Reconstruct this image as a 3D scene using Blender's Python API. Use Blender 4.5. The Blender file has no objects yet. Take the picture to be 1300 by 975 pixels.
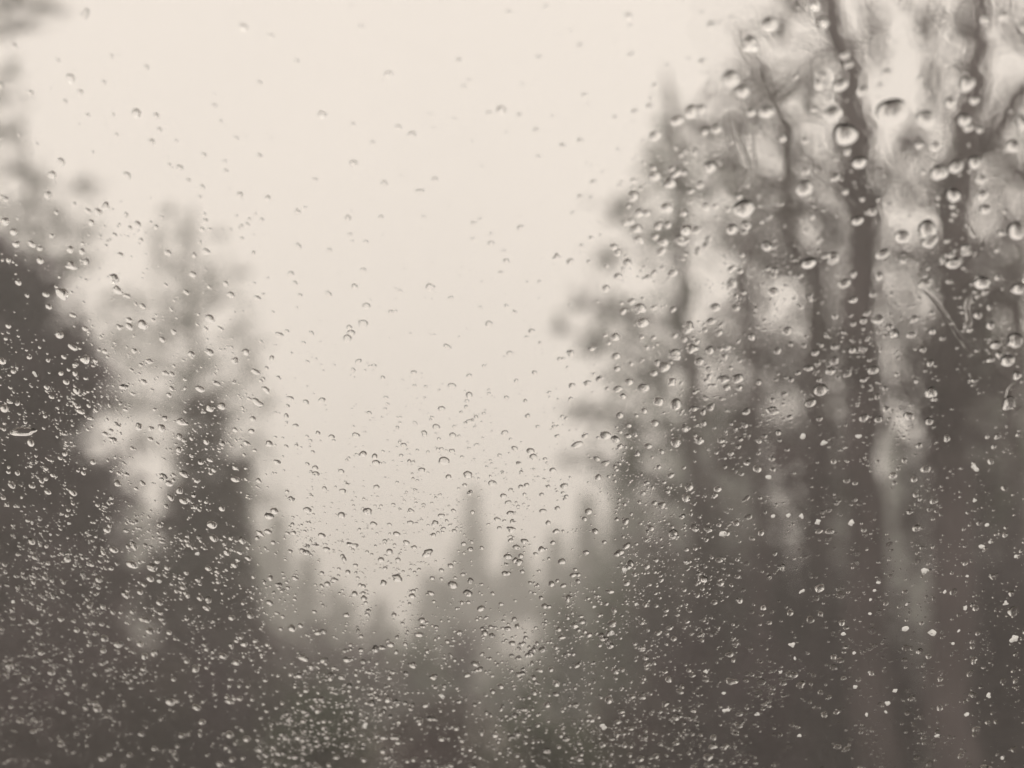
import bpy, math, random
import numpy as np
from mathutils import Vector, noise

random.seed(7)
rng = np.random.default_rng(7)
scene = bpy.context.scene
col = scene.collection

# ------------------------------------------------------------------ camera
PITCH = math.radians(12.6)
CAM = np.array([0.0, 0.0, 1.25])
FOCUS = 0.50
cam_data = bpy.data.cameras.new('camera')
cam_data.sensor_width = 36.0
cam_data.lens = 45.0
cam_data.clip_start = 0.01
cam_data.clip_end = 3000.0
cam_data.dof.use_dof = True
cam_data.dof.focus_distance = FOCUS
cam_data.dof.aperture_fstop = 5.4
cam = bpy.data.objects.new('camera', cam_data)
col.objects.link(cam)
cam.location = CAM
cam.rotation_euler = (math.radians(90) + PITCH, 0, 0)
scene.camera = cam

# ------------------------------------------------------------------ sky, sun, exposure
SUN_EL, SUN_AZ = math.radians(76), math.radians(-8)      # azimuth measured from +Y towards +X
world = bpy.data.worlds.new('World')
scene.world = world
world.use_nodes = True
nt = world.node_tree
nt.nodes.clear()
w_out = nt.nodes.new('ShaderNodeOutputWorld')
w_bg = nt.nodes.new('ShaderNodeBackground')
w_sky = nt.nodes.new('ShaderNodeTexSky')
w_sky.sky_type = 'NISHITA'
w_sky.sun_disc = False
w_sky.sun_elevation = SUN_EL
w_sky.sun_rotation = SUN_AZ
w_sky.dust_density = 6.0
w_mix = nt.nodes.new('ShaderNodeMix')
w_mix.data_type = 'RGBA'
w_mix.inputs['Factor'].default_value = 0.97
w_mix.inputs['B'].default_value = (10.4, 9.3, 8.4, 1)    # thick even overcast
w_tc = nt.nodes.new('ShaderNodeTexCoord')
w_nz = nt.nodes.new('ShaderNodeTexNoise')
w_nz.inputs['Scale'].default_value = 3.0
w_nz.inputs['Detail'].default_value = 3.0
w_cl = nt.nodes.new('ShaderNodeMix')
w_cl.data_type = 'RGBA'
w_cl.inputs['A'].default_value = (9.7, 8.75, 7.95, 1)
w_cl.inputs['B'].default_value = (10.9, 9.7, 8.7, 1)
nt.links.new(w_tc.outputs['Generated'], w_nz.inputs['Vector'])
nt.links.new(w_nz.outputs['Fac'], w_cl.inputs['Factor'])
nt.links.new(w_cl.outputs['Result'], w_mix.inputs['B'])
nt.links.new(w_sky.outputs['Color'], w_mix.inputs['A'])
nt.links.new(w_mix.outputs['Result'], w_bg.inputs['Color'])
w_bg.inputs['Strength'].default_value = 0.1
nt.links.new(w_bg.outputs['Background'], w_out.inputs['Surface'])

sun_data = bpy.data.lights.new('sun', 'SUN')
sun_data.energy = 1.4
sun_data.angle = math.radians(58)
sun_data.color = (1.0, 0.93, 0.84)
sun = bpy.data.objects.new('sun', sun_data)
col.objects.link(sun)
sdir = Vector((math.sin(SUN_AZ) * math.cos(SUN_EL), math.cos(SUN_AZ) * math.cos(SUN_EL), math.sin(SUN_EL)))
sun.rotation_euler = sdir.to_track_quat('Z', 'Y').to_euler()
sun.location = (0, 0, 30)

vs = scene.view_settings
vs.view_transform = 'Standard'
vs.look = 'None'
vs.exposure = 0.0
vs.gamma = 1.0
vs.use_curve_mapping = False

cy = scene.cycles
cy.use_denoising = True
cy.use_adaptive_sampling = True
cy.adaptive_threshold = 0.02
cy.use_light_tree = False
cy.max_bounces = 10
cy.transmission_bounces = 10
cy.transparent_max_bounces = 12
cy.diffuse_bounces = 2
cy.glossy_bounces = 4
cy.volume_bounces = 1
cy.caustics_refractive = True
cy.caustics_reflective = False
cy.sample_clamp_indirect = 4.0

# ------------------------------------------------------------------ helpers
FWD = np.array([0, math.cos(PITCH), math.sin(PITCH)])
UP = np.array([0, -math.sin(PITCH), math.cos(PITCH)])
RIGHT = np.array([1.0, 0, 0])

def ray(px, py):
    return FWD + RIGHT * ((px - 650) / 650 * 0.4) + UP * ((487.5 - py) / 487.5 * 0.3)

def at(px, py, depth):
    d = ray(px, py)
    return CAM + d * (depth / d[1])

def ground_x(px, depth):
    return depth * ((px - 650) / 650 * 0.4) / math.cos(PITCH)

def ppm(depth):                                   # photo pixels in one metre at that depth
    return 1300 / 0.8 / depth

def tag(o, label=None, cat=None, group=None, kind=None):
    if label: o['label'] = label
    if cat: o['category'] = cat
    if group: o['group'] = group
    if kind: o['kind'] = kind
    return o

def empty(name, loc=(0, 0, 0)):
    o = bpy.data.objects.new(name, None)
    o.empty_display_size = 0.2
    o.location = loc
    col.objects.link(o)
    return o

def mesh_obj(name, verts, faces, mat, parent=None, smooth=False, origin=None):
    me = bpy.data.meshes.new(name)
    verts = np.asarray(verts, dtype=float)
    if parent is not None:
        verts = verts - np.array(parent.location)
    elif origin is not None:
        verts = verts - np.asarray(origin)
    me.from_pydata(verts.tolist(), [], faces)
    if smooth is not False:
        me.polygons.foreach_set('use_smooth', np.full(len(me.polygons), True) if smooth is True else smooth)
    me.materials.append(mat)
    me.update()
    o = bpy.data.objects.new(name, me)
    col.objects.link(o)
    if parent is not None:
        o.parent = parent
    elif origin is not None:
        o.location = origin
    return o

def quads_obj(name, V, mat, parent):
    """V: (n,4,3) world quads"""
    n = len(V)
    me = bpy.data.meshes.new(name)
    v = (V.reshape(-1, 3) - np.array(parent.location if parent else (0, 0, 0))).astype(np.float32)
    me.vertices.add(4 * n); me.loops.add(4 * n); me.polygons.add(n)
    me.vertices.foreach_set('co', v.ravel())
    me.loops.foreach_set('vertex_index', np.arange(4 * n, dtype=np.int32))
    me.polygons.foreach_set('loop_start', np.arange(0, 4 * n, 4, dtype=np.int32))
    me.materials.append(mat)
    me.update(calc_edges=True)
    o = bpy.data.objects.new(name, me)
    col.objects.link(o)
    if parent: o.parent = parent
    return o

def tube(points, radii, seg=8):
    pts = [np.asarray(p, float) for p in points]
    V, F = [], []
    n = len(pts)
    for i, p in enumerate(pts):
        t = pts[min(i + 1, n - 1)] - pts[max(i - 1, 0)]
        t = t / (np.linalg.norm(t) + 1e-9)
        a = np.cross(t, [0.3, 1.0, 0.1]); a /= np.linalg.norm(a) + 1e-9
        b = np.cross(t, a)
        for k in range(seg):
            th = 2 * math.pi * k / seg
            V.append(p + radii[i] * (math.cos(th) * a + math.sin(th) * b))
    for i in range(n - 1):
        for k in range(seg):
            k2 = (k + 1) % seg
            F.append((i * seg + k, i * seg + k2, (i + 1) * seg + k2, (i + 1) * seg + k))
    F.append(tuple(range(seg))[::-1])
    F.append(tuple((n - 1) * seg + k for k in range(seg)))
    return V, F

# ------------------------------------------------------------------ materials
def principled(name, color, rough=0.7, color2=None, scale=6.0, bump=0.0, bump_scale=20.0, spec=0.4, transl=0.0):
    m = bpy.data.materials.new(name)
    m.use_nodes = True
    t = m.node_tree
    b = t.nodes['Principled BSDF']
    b.inputs['Base Color'].default_value = (*color, 1)
    b.inputs['Roughness'].default_value = rough
    b.inputs['Specular IOR Level'].default_value = spec
    tc = t.nodes.new('ShaderNodeTexCoord')
    if color2 is not None:
        nz = t.nodes.new('ShaderNodeTexNoise')
        nz.inputs['Scale'].default_value = scale
        nz.inputs['Detail'].default_value = 5
        t.links.new(tc.outputs['Object'], nz.inputs['Vector'])
        cr = t.nodes.new('ShaderNodeValToRGB')
        cr.color_ramp.elements[0].position = 0.35
        cr.color_ramp.elements[1].position = 0.65
        cr.color_ramp.elements[0].color = (*color, 1)
        cr.color_ramp.elements[1].color = (*color2, 1)
        t.links.new(nz.outputs['Fac'], cr.inputs['Fac'])
        t.links.new(cr.outputs['Color'], b.inputs['Base Color'])
    if transl:
        out = t.nodes['Material Output']
        tb = t.nodes.new('ShaderNodeBsdfTranslucent')
        ms = t.nodes.new('ShaderNodeMixShader')
        ms.inputs['Fac'].default_value = transl
        tb.inputs['Color'].default_value = (*[min(1, 1.3 * c) for c in color], 1)
        if color2 is not None:
            t.links.new(cr.outputs['Color'], tb.inputs['Color'])
        t.links.new(b.outputs['BSDF'], ms.inputs[1]); t.links.new(tb.outputs['BSDF'], ms.inputs[2])
        t.links.new(ms.outputs[0], out.inputs['Surface'])
    if bump:
        n2 = t.nodes.new('ShaderNodeTexNoise')
        n2.inputs['Scale'].default_value = bump_scale
        n2.inputs['Detail'].default_value = 6
        t.links.new(tc.outputs['Object'], n2.inputs['Vector'])
        bp = t.nodes.new('ShaderNodeBump')
        bp.inputs['Strength'].default_value = bump
        t.links.new(n2.outputs['Fac'], bp.inputs['Height'])
        t.links.new(bp.outputs['Normal'], b.inputs['Normal'])
    return m

def glass(name, ior, color=(1, 1, 1)):
    m = bpy.data.materials.new(name)
    m.use_nodes = True
    t = m.node_tree
    t.nodes.clear()
    o = t.nodes.new('ShaderNodeOutputMaterial')
    g = t.nodes.new('ShaderNodeBsdfGlass')
    g.inputs['Color'].default_value = (*color, 1)
    g.inputs['Roughness'].default_value = 0.0
    g.inputs['IOR'].default_value = ior
    t.links.new(g.outputs['BSDF'], o.inputs['Surface'])
    return m

def fleck_material():
    m = bpy.data.materials.new('white_translucent')
    m.use_nodes = True
    t = m.node_tree
    t.nodes.clear()
    o = t.nodes.new('ShaderNodeOutputMaterial')
    tr = t.nodes.new('ShaderNodeBsdfTranslucent')
    tr.inputs['Color'].default_value = (0.99, 0.99, 0.99, 1)
    df = t.nodes.new('ShaderNodeBsdfDiffuse')
    df.inputs['Color'].default_value = (0.85, 0.85, 0.85, 1)
    mx = t.nodes.new('ShaderNodeMixShader')
    mx.inputs['Fac'].default_value = 0.15
    t.links.new(tr.outputs[0], mx.inputs[1]); t.links.new(df.outputs[0], mx.inputs[2])
    g = t.nodes.new('ShaderNodeBsdfRefraction')
    g.inputs['IOR'].default_value = 1.31
    g.inputs['Roughness'].default_value = 0.15
    m2 = t.nodes.new('ShaderNodeMixShader')
    m2.inputs['Fac'].default_value = 0.25
    t.links.new(mx.outputs[0], m2.inputs[1]); t.links.new(g.outputs[0], m2.inputs[2])
    t.links.new(m2.outputs[0], o.inputs['Surface'])
    return m

M_GLASS = glass('windscreen_glass', 1.5, (0.985, 0.99, 0.985))
M_WATER = glass('rain_water', 1.333)
M_FLECK = fleck_material()
M_RUBBER = principled('black_rubber', (0.02, 0.02, 0.021), 0.6, (0.03, 0.03, 0.03), 30, 0.1, 80)
M_BARK = principled('wet_bark', (0.078, 0.059, 0.063), 0.75, (0.105, 0.084, 0.085), 5, 0.6, 18)
M_BARK_PALE = principled('lichen_bark', (0.09, 0.08, 0.075), 0.8, (0.13, 0.13, 0.105), 4, 0.6, 18)
M_LEAF_DARK = principled('dark_evergreen_leaf', (0.09, 0.061, 0.075), 0.6, (0.078, 0.067, 0.068), 1.2, transl=.45)
M_LEAF_GREEN = principled('dull_green_leaf', (0.076, 0.10, 0.062), 0.6, (0.105, 0.108, 0.074), 1.5, transl=.45)
M_LEAF_BROWN = principled('withered_brown_leaf', (0.108, 0.077, 0.085), 0.7, (0.088, 0.082, 0.068), .9, transl=.45)
M_NEEDLE = principled('fir_needle', (0.072, 0.10, 0.06), 0.6, (0.095, 0.104, 0.066), 1.0, transl=.4)
M_GROUND = principled('wet_soil', (0.11, 0.093, 0.09), 0.85, (0.14, 0.125, 0.11), 0.8, 0.5, 6)
M_GRASS = principled('winter_grass', (0.06, 0.065, 0.035), 0.7, (0.10, 0.09, 0.055), 0.7)

# ------------------------------------------------------------------ ground
def sheet(name, xs, ys, zfun, mat):
    V = [(x, y, zfun(x, y)) for y in ys for x in xs]
    nx = len(xs)
    F = [(j * nx + i, j * nx + i + 1, (j + 1) * nx + i + 1, (j + 1) * nx + i) for j in range(len(ys) - 1) for i in range(nx - 1)]
    return tag(mesh_obj(name, V, F, mat, smooth=True), kind='structure')

def gz(x, y):
    w = min(1.0, max(0.0, (abs(x - 0.02 * y) - 2.6) / 2.0))
    return w * (0.10 * noise.noise((x * 0.3, y * 0.3, 0)) + 0.05 * noise.noise((x * 1.1, y * 1.1, 3)))

def spread(a, b, n, p=2.2):
    t = np.linspace(-1, 1, n)
    t = np.sign(t) * np.abs(t) ** p
    return [a + (b - a) * (v + 1) / 2 for v in t]

ground = sheet('ground', spread(-160, 160, 121, 2.2), spread(-160, 160, 121, 2.2), gz, M_GROUND)

# ------------------------------------------------------------------ foliage and trees
def leaf_quads(C, size, aspect=1.7):
    n = len(C)
    a = rng.normal(size=(n, 3)); a /= np.linalg.norm(a, axis=1, keepdims=True)
    b = rng.normal(size=(n, 3)); b -= a * (a * b).sum(1, keepdims=True); b /= np.linalg.norm(b, axis=1, keepdims=True)
    s = (size * rng.uniform(0.6, 1.4, n))[:, None]
    tip, wid = a * s * aspect * 0.5, b * s * 0.5
    return np.stack([C - tip, C + wid * 0.9 - tip * 0.1, C + tip, C - wid * 0.9 - tip * 0.1], 1)

def blob(center, radii, n):
    d = rng.normal(size=(n, 3)); d /= np.linalg.norm(d, axis=1, keepdims=True)
    r = rng.uniform(0, 1, (n, 1)) ** (1 / 2.2)
    return np.asarray(center) + d * r * np.asarray(radii)

def make_tree(name, depth, label, trunk_px, radii, clumps, leaf, leaf_mat, bark=None, category='tree', cover=1.0, group=None, dz=1.0):
    """trunk_px: photo points from the top down (the last one goes on to the ground); clumps: (px, py, rx, ry, density)."""
    bark = bark or M_BARK
    k = ppm(depth)
    P = [at(x, y, depth) for x, y in trunk_px]
    base = np.array([P[-1][0], depth, -0.12])
    P.append(base)
    P = P[::-1]
    radii = list(radii)[::-1]
    radii = [radii[0] * 1.08] + radii
    # smooth in-between points with a little waver
    pts, rr = [], []
    for i in range(len(P) - 1):
        for t in np.linspace(0, 1, 5)[:-1]:
            w = 0 if (i == 0 and t == 0) else 0.25 * radii[i]
            pts.append(P[i] * (1 - t) + P[i + 1] * t + rng.normal(size=3) * [w, w, 0])
            rr.append(radii[i] * (1 - t) + radii[i + 1] * t)
    pts.append(P[-1]); rr.append(radii[-1])
    root = empty(name, base + [0, 0, 0.12])
    tag(root, label, category, group)
    V, F = tube(pts, rr, 10)
    mesh_obj('trunk', V, F, bark, root, smooth=True)
    leaves = []
    tw_V, tw_F = [], []
    for (cx, cy_, rx, ry, dens) in clumps:
        dd = depth + rng.normal() * 0.4 * dz
        c = at(cx, cy_, dd)
        R = np.array([rx / k, dz * 0.6 * (rx + ry) / 2 / k + 0.1, ry / k]) * 1.3
        # limb from the trunk to the clump
        best = min(range(len(pts)), key=lambda i: np.linalg.norm(pts[i] - c) + 1.2 * max(0, pts[i][2] - c[2] + 0.3 * abs(c[0] - pts[i][0])))
        s = pts[best]
        L = np.linalg.norm(c - s)
        if L > 0.25:
            r0 = min(rr[best] * 0.55, 0.016 + 0.012 * L, 0.04)
            mid = s * 0.5 + c * 0.5 + np.array([rng.normal() * 0.06 * L, rng.normal() * 0.06 * L, 0.08 * L])
            q = [s, s * .7 + mid * .3 + rng.normal(size=3) * .02 * L, mid, mid * .45 + c * .55 + rng.normal(size=3) * .03 * L, c]
            V, F = tube(q, [r0, r0 * .85, r0 * .65, r0 * .42, r0 * .2], 7)
            mesh_obj('limb', V, F, bark, root, smooth=True)
        tips = []
        for j in range(13):
            e = blob(c, R * 1.1, 1)[0] + [0, 0, 0.25 * R[2]]
            mid = (c + e) / 2 + rng.normal(size=3) * 0.10 * R
            tips += [mid, e, e * .7 + mid * .3]
            V, F = tube([c, mid, e], [0.011, 0.008, 0.003], 4)
            o = len(tw_V); tw_V += V; tw_F += [tuple(i + o for i in f) for f in F]
            for q in range(2):
                e2 = mid + (e - mid) * rng.uniform(.4, 1.0) + rng.normal(size=3) * 0.30 * R
                V, F = tube([mid, e2], [0.005, 0.002], 3)
                o = len(tw_V); tw_V += V; tw_F += [tuple(i + o for i in f) for f in F]
                tips.append(e2)
        tips = np.array(tips)
        area = math.pi * R[0] * R[2]
        n = int(0.30 * dens * cover * area / (leaf * leaf * 0.75)) + 4
        # leaves gather in smaller sprays, so gaps stay open
        idx = rng.integers(0, len(tips), n)
        leaves.append(tips[idx] + rng.normal(size=(n, 3)) * R * 0.13)
    if tw_V:
        tag(mesh_obj('twigs', tw_V, tw_F, bark, root), kind='stuff')
    if leaves:
        crown = quads_obj('crown', leaf_quads(np.concatenate(leaves), leaf), leaf_mat, root)
    return root

def make_conifer(name, px, top_py, base_py, half_px, depth, label, mat=None, leaf=0.10, n=None, group=None, dens=1.0, ragged=0.25, taper=0.8, skirt_py=None):
    k = ppm(depth)
    top = at(px, top_py, depth)
    bx = top[0]
    H = top[2]
    Rb = half_px / k
    root = empty(name, (bx, depth, 0))
    tag(root, label, 'tree', group)
    V, F = tube([(bx, depth, -0.1), (bx, depth, H * 0.5), (bx, depth, H)], [Rb * 0.13 + 0.03, Rb * 0.08 + 0.02, 0.01], 8)
    mesh_obj('trunk', V, F, M_BARK, root, smooth=True)
    C, tv, tf = [], [], []
    tiers = min(34, max(9, int(H / 0.35)))
    for i in range(tiers):
        f = (i + 0.5) / tiers
        z0 = 0.25 if skirt_py is None else at(px, skirt_py, depth)[2]
        z = z0 + (H - z0) * f
        R = Rb * (1 - f) ** taper
        for b in range(9):
            a = 2 * math.pi * (b + rng.uniform(0, 1)) / 9
            L = R * rng.uniform(1 - ragged, 1 + ragged * 0.6)
            tip = np.array([bx + L * math.cos(a), depth + L * math.sin(a), z - 0.25 * L])
            s = np.array([bx, depth, z])
            v, fc = tube([s, tip], [0.012 + 0.006 * L, 0.004], 4)
            o = len(tv); tv += v; tf += [tuple(q + o for q in ff) for ff in fc]
            m = max(4, int(dens * 2.2 * L * (L * 0.5 + 0.2) / (leaf * leaf)))
            t = rng.uniform(0.12, 1.0, (m, 1)) ** 0.8
            C.append(s + (tip - s) * t + rng.normal(size=(m, 3)) * [0.10 * L + 0.03, 0.10 * L + 0.03, 0.09 * L + 0.04])
    tag(mesh_obj('branches', tv, tf, M_BARK, root), kind='stuff')
    quads_obj('crown', leaf_quads(np.concatenate(C), leaf, 2.2), mat or M_NEEDLE, root)
    return root

def make_bush(px, top_py, half_px, depth, label, mat, leaf=0.06, dens=1.0, name='bush', cat='bush', group='undergrowth bushes'):
    k = ppm(depth)
    H = max(0.3, at(px, top_py, depth)[2])
    bx = at(px, 850, depth)[0]
    R = half_px / k
    root = empty(name, (bx, depth, 0))
    tag(root, label, cat, group)
    C, tv, tf = [], [], []
    ns = 14
    for j in range(ns):
        a = rng.uniform(0, 2 * math.pi)
        q = math.sqrt(rng.uniform(0, 1))
        hx = H * (1 - 0.55 * q * q) * rng.uniform(0.75, 1.05)
        tip = np.array([bx + R * q * math.cos(a), depth + R * 0.8 * q * math.sin(a), hx])
        s = np.array([bx + R * 0.12 * math.cos(a), depth + R * 0.12 * math.sin(a), -0.06])
        mid = s * .5 + tip * .5 + np.array([0, 0, 0.12 * H])
        v, fc = tube([s, mid, tip], [0.022, 0.014, 0.005], 5)
        o = len(tv); tv += v; tf += [tuple(i + o for i in f) for f in fc]
        m = int(dens * 2.0 * (2 * R * H) / (leaf * leaf * 0.75) / ns) + 8
        t = rng.uniform(0.1, 1.0, (m, 1))
        pts = np.where(t < 0.5, s + (mid - s) * t * 2, mid + (tip - mid) * (t * 2 - 1))
        C.append(pts + rng.normal(size=(m, 3)) * [0.20 * R, 0.20 * R, 0.10 * H])
    C = np.concatenate(C); C[:, 2] = np.abs(C[:, 2])
    tag(mesh_obj('stems', tv, tf, M_BARK, root), kind='stuff')
    quads_obj('crown', leaf_quads(C, leaf), mat, root)
    return root

# --- left side
make_conifer('evergreen_tree', -35, 312, 900, 246, 12, 'dense dark evergreen tree filling the left edge of the view', M_LEAF_DARK, 0.09, dens=2.0, ragged=0.38, taper=0.3)
make_tree('bare_tree', 15, 'thin wispy tree rising above the dark evergreen at the left edge', [(30, 190), (50, 330), (70, 620), (75, 840)],
          [.02, .04, .07, .09],
          [(20, 215, 45, 30, .5), (60, 240, 40, 30, .35), (85, 290, 40, 30, .5), (25, 290, 50, 35, .8), (5, 125, 40, 14, .3), (60, 330, 60, 35, .7), (-20, 180, 50, 40, .5),
           (100, 240, 30, 20, .15), (100, 330, 25, 25, .3), (15, 170, 40, 14, .3), (40, 265, 60, 14, .5), (110, 300, 24, 12, .4), (75, 360, 50, 20, .6), (5, 100, 24, 30, .25)], .07, M_LEAF_GREEN, M_BARK_PALE, cover=.65)
make_tree('overhanging_tree', 10, 'tree whose branch tip hangs into the top left corner', [(-330, -250), (-320, 100), (-310, 500), (-300, 840)], [.05, .09, .12, .15],
          [(-10, 45, 60, 8, .12), (25, 32, 55, 7, .16), (65, 8, 30, 8, .12), (-60, 40, 60, 30, .6), (-180, -80, 120, 80, .6), (-120, 60, 90, 60, .5), (10, 5, 40, 10, .08)], .06, M_LEAF_GREEN, M_BARK_PALE)
make_tree('slender_tree', 22, 'slender hazy tree with an open twiggy crown left of the sky gap', [(245, 260), (240, 360), (250, 470), (235, 560), (225, 680), (215, 840)],
          [.02, .04, .06, .08, .10, .13],
          [(235, 300, 18, 22, .55), (225, 340, 26, 30, .4), (262, 345, 22, 30, .35), (280, 385, 34, 30, .5), (215, 385, 24, 26, .6), (238, 420, 30, 24, .75), (180, 390, 30, 22, .3),
           (150, 385, 26, 20, .45), (160, 450, 45, 26, .55), (200, 470, 36, 24, .5), (255, 470, 40, 30, .8), (300, 420, 26, 26, .3), (215, 515, 50, 30, .65), (170, 520, 40, 25, .45),
           (265, 535, 55, 40, .9), (315, 480, 30, 30, .25), (150, 480, 22, 20, .5), (325, 560, 25, 25, .25), (140, 430, 22, 18, .35), (245, 380, 16, 22, .6), (290, 500, 40, 30, .6), (200, 330, 20, 22, .3), (320, 600, 24, 40, .4), (205, 430, 30, 20, .5), (300, 350, 20, 20, .25), (185, 560, 30, 30, .4), (130, 400, 20, 10, .4), (195, 300, 14, 10, .3), (275, 300, 14, 12, .3), (320, 440, 26, 12, .35), (175, 420, 30, 10, .5), (130, 510, 20, 10, .5), (335, 520, 24, 12, .35), (215, 270, 10, 14, .3), (340, 640, 18, 26, .4)], .085, M_LEAF_GREEN, M_BARK_PALE, cover=1.1)
make_conifer('young_fir', 264, 500, 850, 72, 15.5, 'dark young fir below the slender hazy tree', M_LEAF_BROWN, 0.09, dens=1.05, taper=.36, ragged=.85)
make_conifer('young_fir', 305, 585, 850, 48, 16, 'narrow brownish fir beside the dark young fir', M_LEAF_BROWN, 0.09, dens=1.3)
make_conifer('fir_tree', 352, 655, 850, 50, 68, 'pale misty fir at the left end of the far trees', M_NEEDLE, 0.45, dens=.9)
make_conifer('fir_tree', 392, 705, 850, 32, 62, 'small misty pointed fir just right of the palest left fir', M_NEEDLE, 0.38)

# --- far centre
FAR = 'misty far firs'
for px, tp, hw, d, lab in [(600, 622, 44, 78, 'tallest misty spire of the far firs in the centre'), (545, 728, 40, 76, 'low misty fir left of the tallest far spire'),
                           (655, 692, 34, 74, 'misty fir right of the tallest far spire'), (705, 678, 40, 68, 'misty fir below the outermost right hand twigs'),
                           (745, 628, 48, 56, 'broad misty fir standing against the right hand trees'), (565, 735, 30, 60, 'lowest misty fir in the far centre'),
                           (482, 764, 38, 70, 'lowest misty fir under the brightest sky'), (442, 762, 30, 60, 'small misty fir right of the rounded brown bush'),
                           (425, 745, 30, 68, 'slim misty fir left of the brightest sky'), (795, 545, 60, 38, 'broad darker fir at the foot of the right hand trees')]:
    make_conifer('fir_tree', px, tp, 850, hw, d, lab, M_NEEDLE, 0.005 * d, group=FAR, dens=.8, ragged=.5, skirt_py=778 if 640 < px < 680 else None)

BACK = 'misty trees behind the near ones'
for px, tp, hw, d, lab in [(95, 600, 45, 60, 'pale misty fir showing in the gap right of the dark evergreen'), (178, 640, 40, 72, 'pale misty fir low in the bright gap at left'), (310, 600, 45, 52, 'pale misty fir behind the young firs'),
                           (880, 480, 60, 42, 'misty fir behind the outer drooping tree'), (940, 520, 60, 40, 'tall misty fir behind the twisting trunk'), (1050, 520, 50, 40, 'misty fir behind the tall straight trunk'),
                           (1135, 540, 42, 46, 'misty fir between the two thick trunks'), (1230, 350, 80, 30, 'tall misty fir behind the forked trunk'), (1310, 420, 70, 28, 'misty fir at the far right edge')]:
    make_conifer('fir_tree', px, tp, 850, hw, d, lab, M_NEEDLE, 0.006 * d, group=BACK, dens=.85, taper=.55, ragged=.4)

# --- right side
make_tree('tall_tree', 10.5, 'tall dark tree with a straight thick trunk, left of the forked trunk', [(1040, -60), (1062, 40), (1085, 150), (1090, 260), (1095, 420), (1100, 640), (1105, 840)],
          [.085, .105, .125, .145, .15, .155, .165],
          [(1030, 120, 25, 60, .5), (1000, 110, 40, 30, .55), (960, 150, 40, 40, .45), (1015, 200, 25, 40, .6), (1150, 250, 40, 40, .4), (1140, 330, 45, 40, .55), (1060, 300, 30, 50, .6),
           (1055, 430, 40, 50, .8), (1140, 420, 30, 50, .7), (1060, 560, 50, 60, .9), (1115, 60, 20, 60, .35), (980, 40, 40, 30, .25), (1010, 10, 30, 30, .4), (1075, 200, 26, 40, .6),
           (1040, 330, 40, 30, .9), (1030, 260, 26, 40, .8), (1150, 500, 30, 36, .8), (1050, 640, 50, 60, 1.1), (1075, 480, 30, 60, .9), (1165, 600, 24, 60, .6), (1070, 390, 24, 40, .8), (1120, 250, 24, 40, .5)], .06, M_LEAF_BROWN, cover=2.7)
make_tree('forked_tree', 10, 'dark tree whose trunk forks high up near the right edge', [(1255, -60), (1240, 40), (1228, 130), (1215, 210), (1212, 400), (1205, 640), (1200, 840)],
          [.07, .09, .115, .14, .15, .155, .165],
          [(1300, 60, 40, 50, .5), (1280, 140, 24, 40, .5), (1262, 190, 20, 30, .6), (1275, 300, 40, 50, .6), (1190, 120, 24, 60, .35), (1180, 40, 20, 50, .4), (1250, 400, 50, 50, .8),
           (1170, 450, 30, 50, .7), (1285, 480, 50, 50, .9), (1250, 560, 40, 30, .6), (1165, 190, 24, 30, .45), (1300, 230, 30, 30, .4), (1195, 240, 24, 40, .8), (1220, 40, 20, 40, .5), (1240, 330, 30, 40, .8), (1180, 350, 26, 40, .8), (1240, 480, 40, 50, 1.0), (1180, 560, 24, 70, 1.0), (1165, 480, 24, 50, .9), (1165, 640, 18, 60, 1.2), (1168, 710, 20, 50, 1.2), (1250, 620, 50, 50, 1.1), (1215, 540, 30, 60, 1.0), (1270, 390, 30, 40, .8)], .06, M_LEAF_BROWN, cover=2.7)
V, F = tube([at(1216, 215, 10), at(1250, 180, 10), at(1275, 145, 9.95), at(1300, 112, 9.9), at(1345, 60, 9.8), at(1380, -40, 9.7)], [.09, .08, .07, .065, .055, .035], 10)
mesh_obj('fork', V, F, M_BARK, bpy.data.objects['forked_tree'], smooth=True)
make_tree('twisted_tree', 13, 'thin twisting trunk just left of the tall straight tree', [(935, 40), (985, 130), (1005, 220), (1000, 290), (1035, 370), (1035, 600), (1030, 840)],
          [.035, .06, .08, .10, .12, .13, .15],
          [(930, 200, 45, 40, .75), (965, 250, 40, 40, .7), (985, 280, 30, 30, .9), (900, 170, 40, 35, .5), (950, 110, 40, 30, .3), (1040, 390, 40, 40, .7), (940, 320, 35, 50, .7),
           (955, 460, 40, 60, .8), (985, 340, 24, 40, .8), (1000, 490, 45, 50, 1.0), (940, 390, 26, 40, .6), (1000, 560, 50, 50, 1.0), (1040, 470, 40, 40, .9), (950, 540, 40, 50, 1.0), (1000, 345, 30, 24, .7)], .065, M_LEAF_BROWN, cover=2.7)
make_tree('leaning_tree', 14.5, 'outer tree with drooping twigs reaching into the open sky', [(845, 90), (862, 200), (868, 300), (862, 380), (880, 480), (885, 640), (890, 840)],
          [.02, .035, .05, .06, .075, .09, .11],
          [(850, 165, 26, 40, .7), (865, 225, 45, 40, .8), (900, 240, 40, 36, .75), (830, 220, 20, 24, .3), (790, 265, 36, 24, .55), (825, 300, 36, 30, .5), (775, 330, 24, 24, .3), (860, 300, 24, 40, .7),
           (925, 290, 30, 40, .6), (745, 385, 26, 18, .12), (775, 400, 28, 26, .25), (760, 445, 30, 22, .65), (800, 430, 36, 36, .5), (805, 480, 40, 30, .6), (855, 400, 30, 50, .7), (850, 470, 36, 40, .65),
           (750, 525, 30, 18, .2), (795, 545, 44, 36, .7), (850, 560, 50, 44, .8), (905, 450, 36, 40, .65), (900, 540, 40, 50, .9), (760, 590, 36, 26, .5), (820, 610, 50, 40, .8), (715, 420, 14, 10, .08)], .07, M_LEAF_GREEN, cover=2.7)
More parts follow.
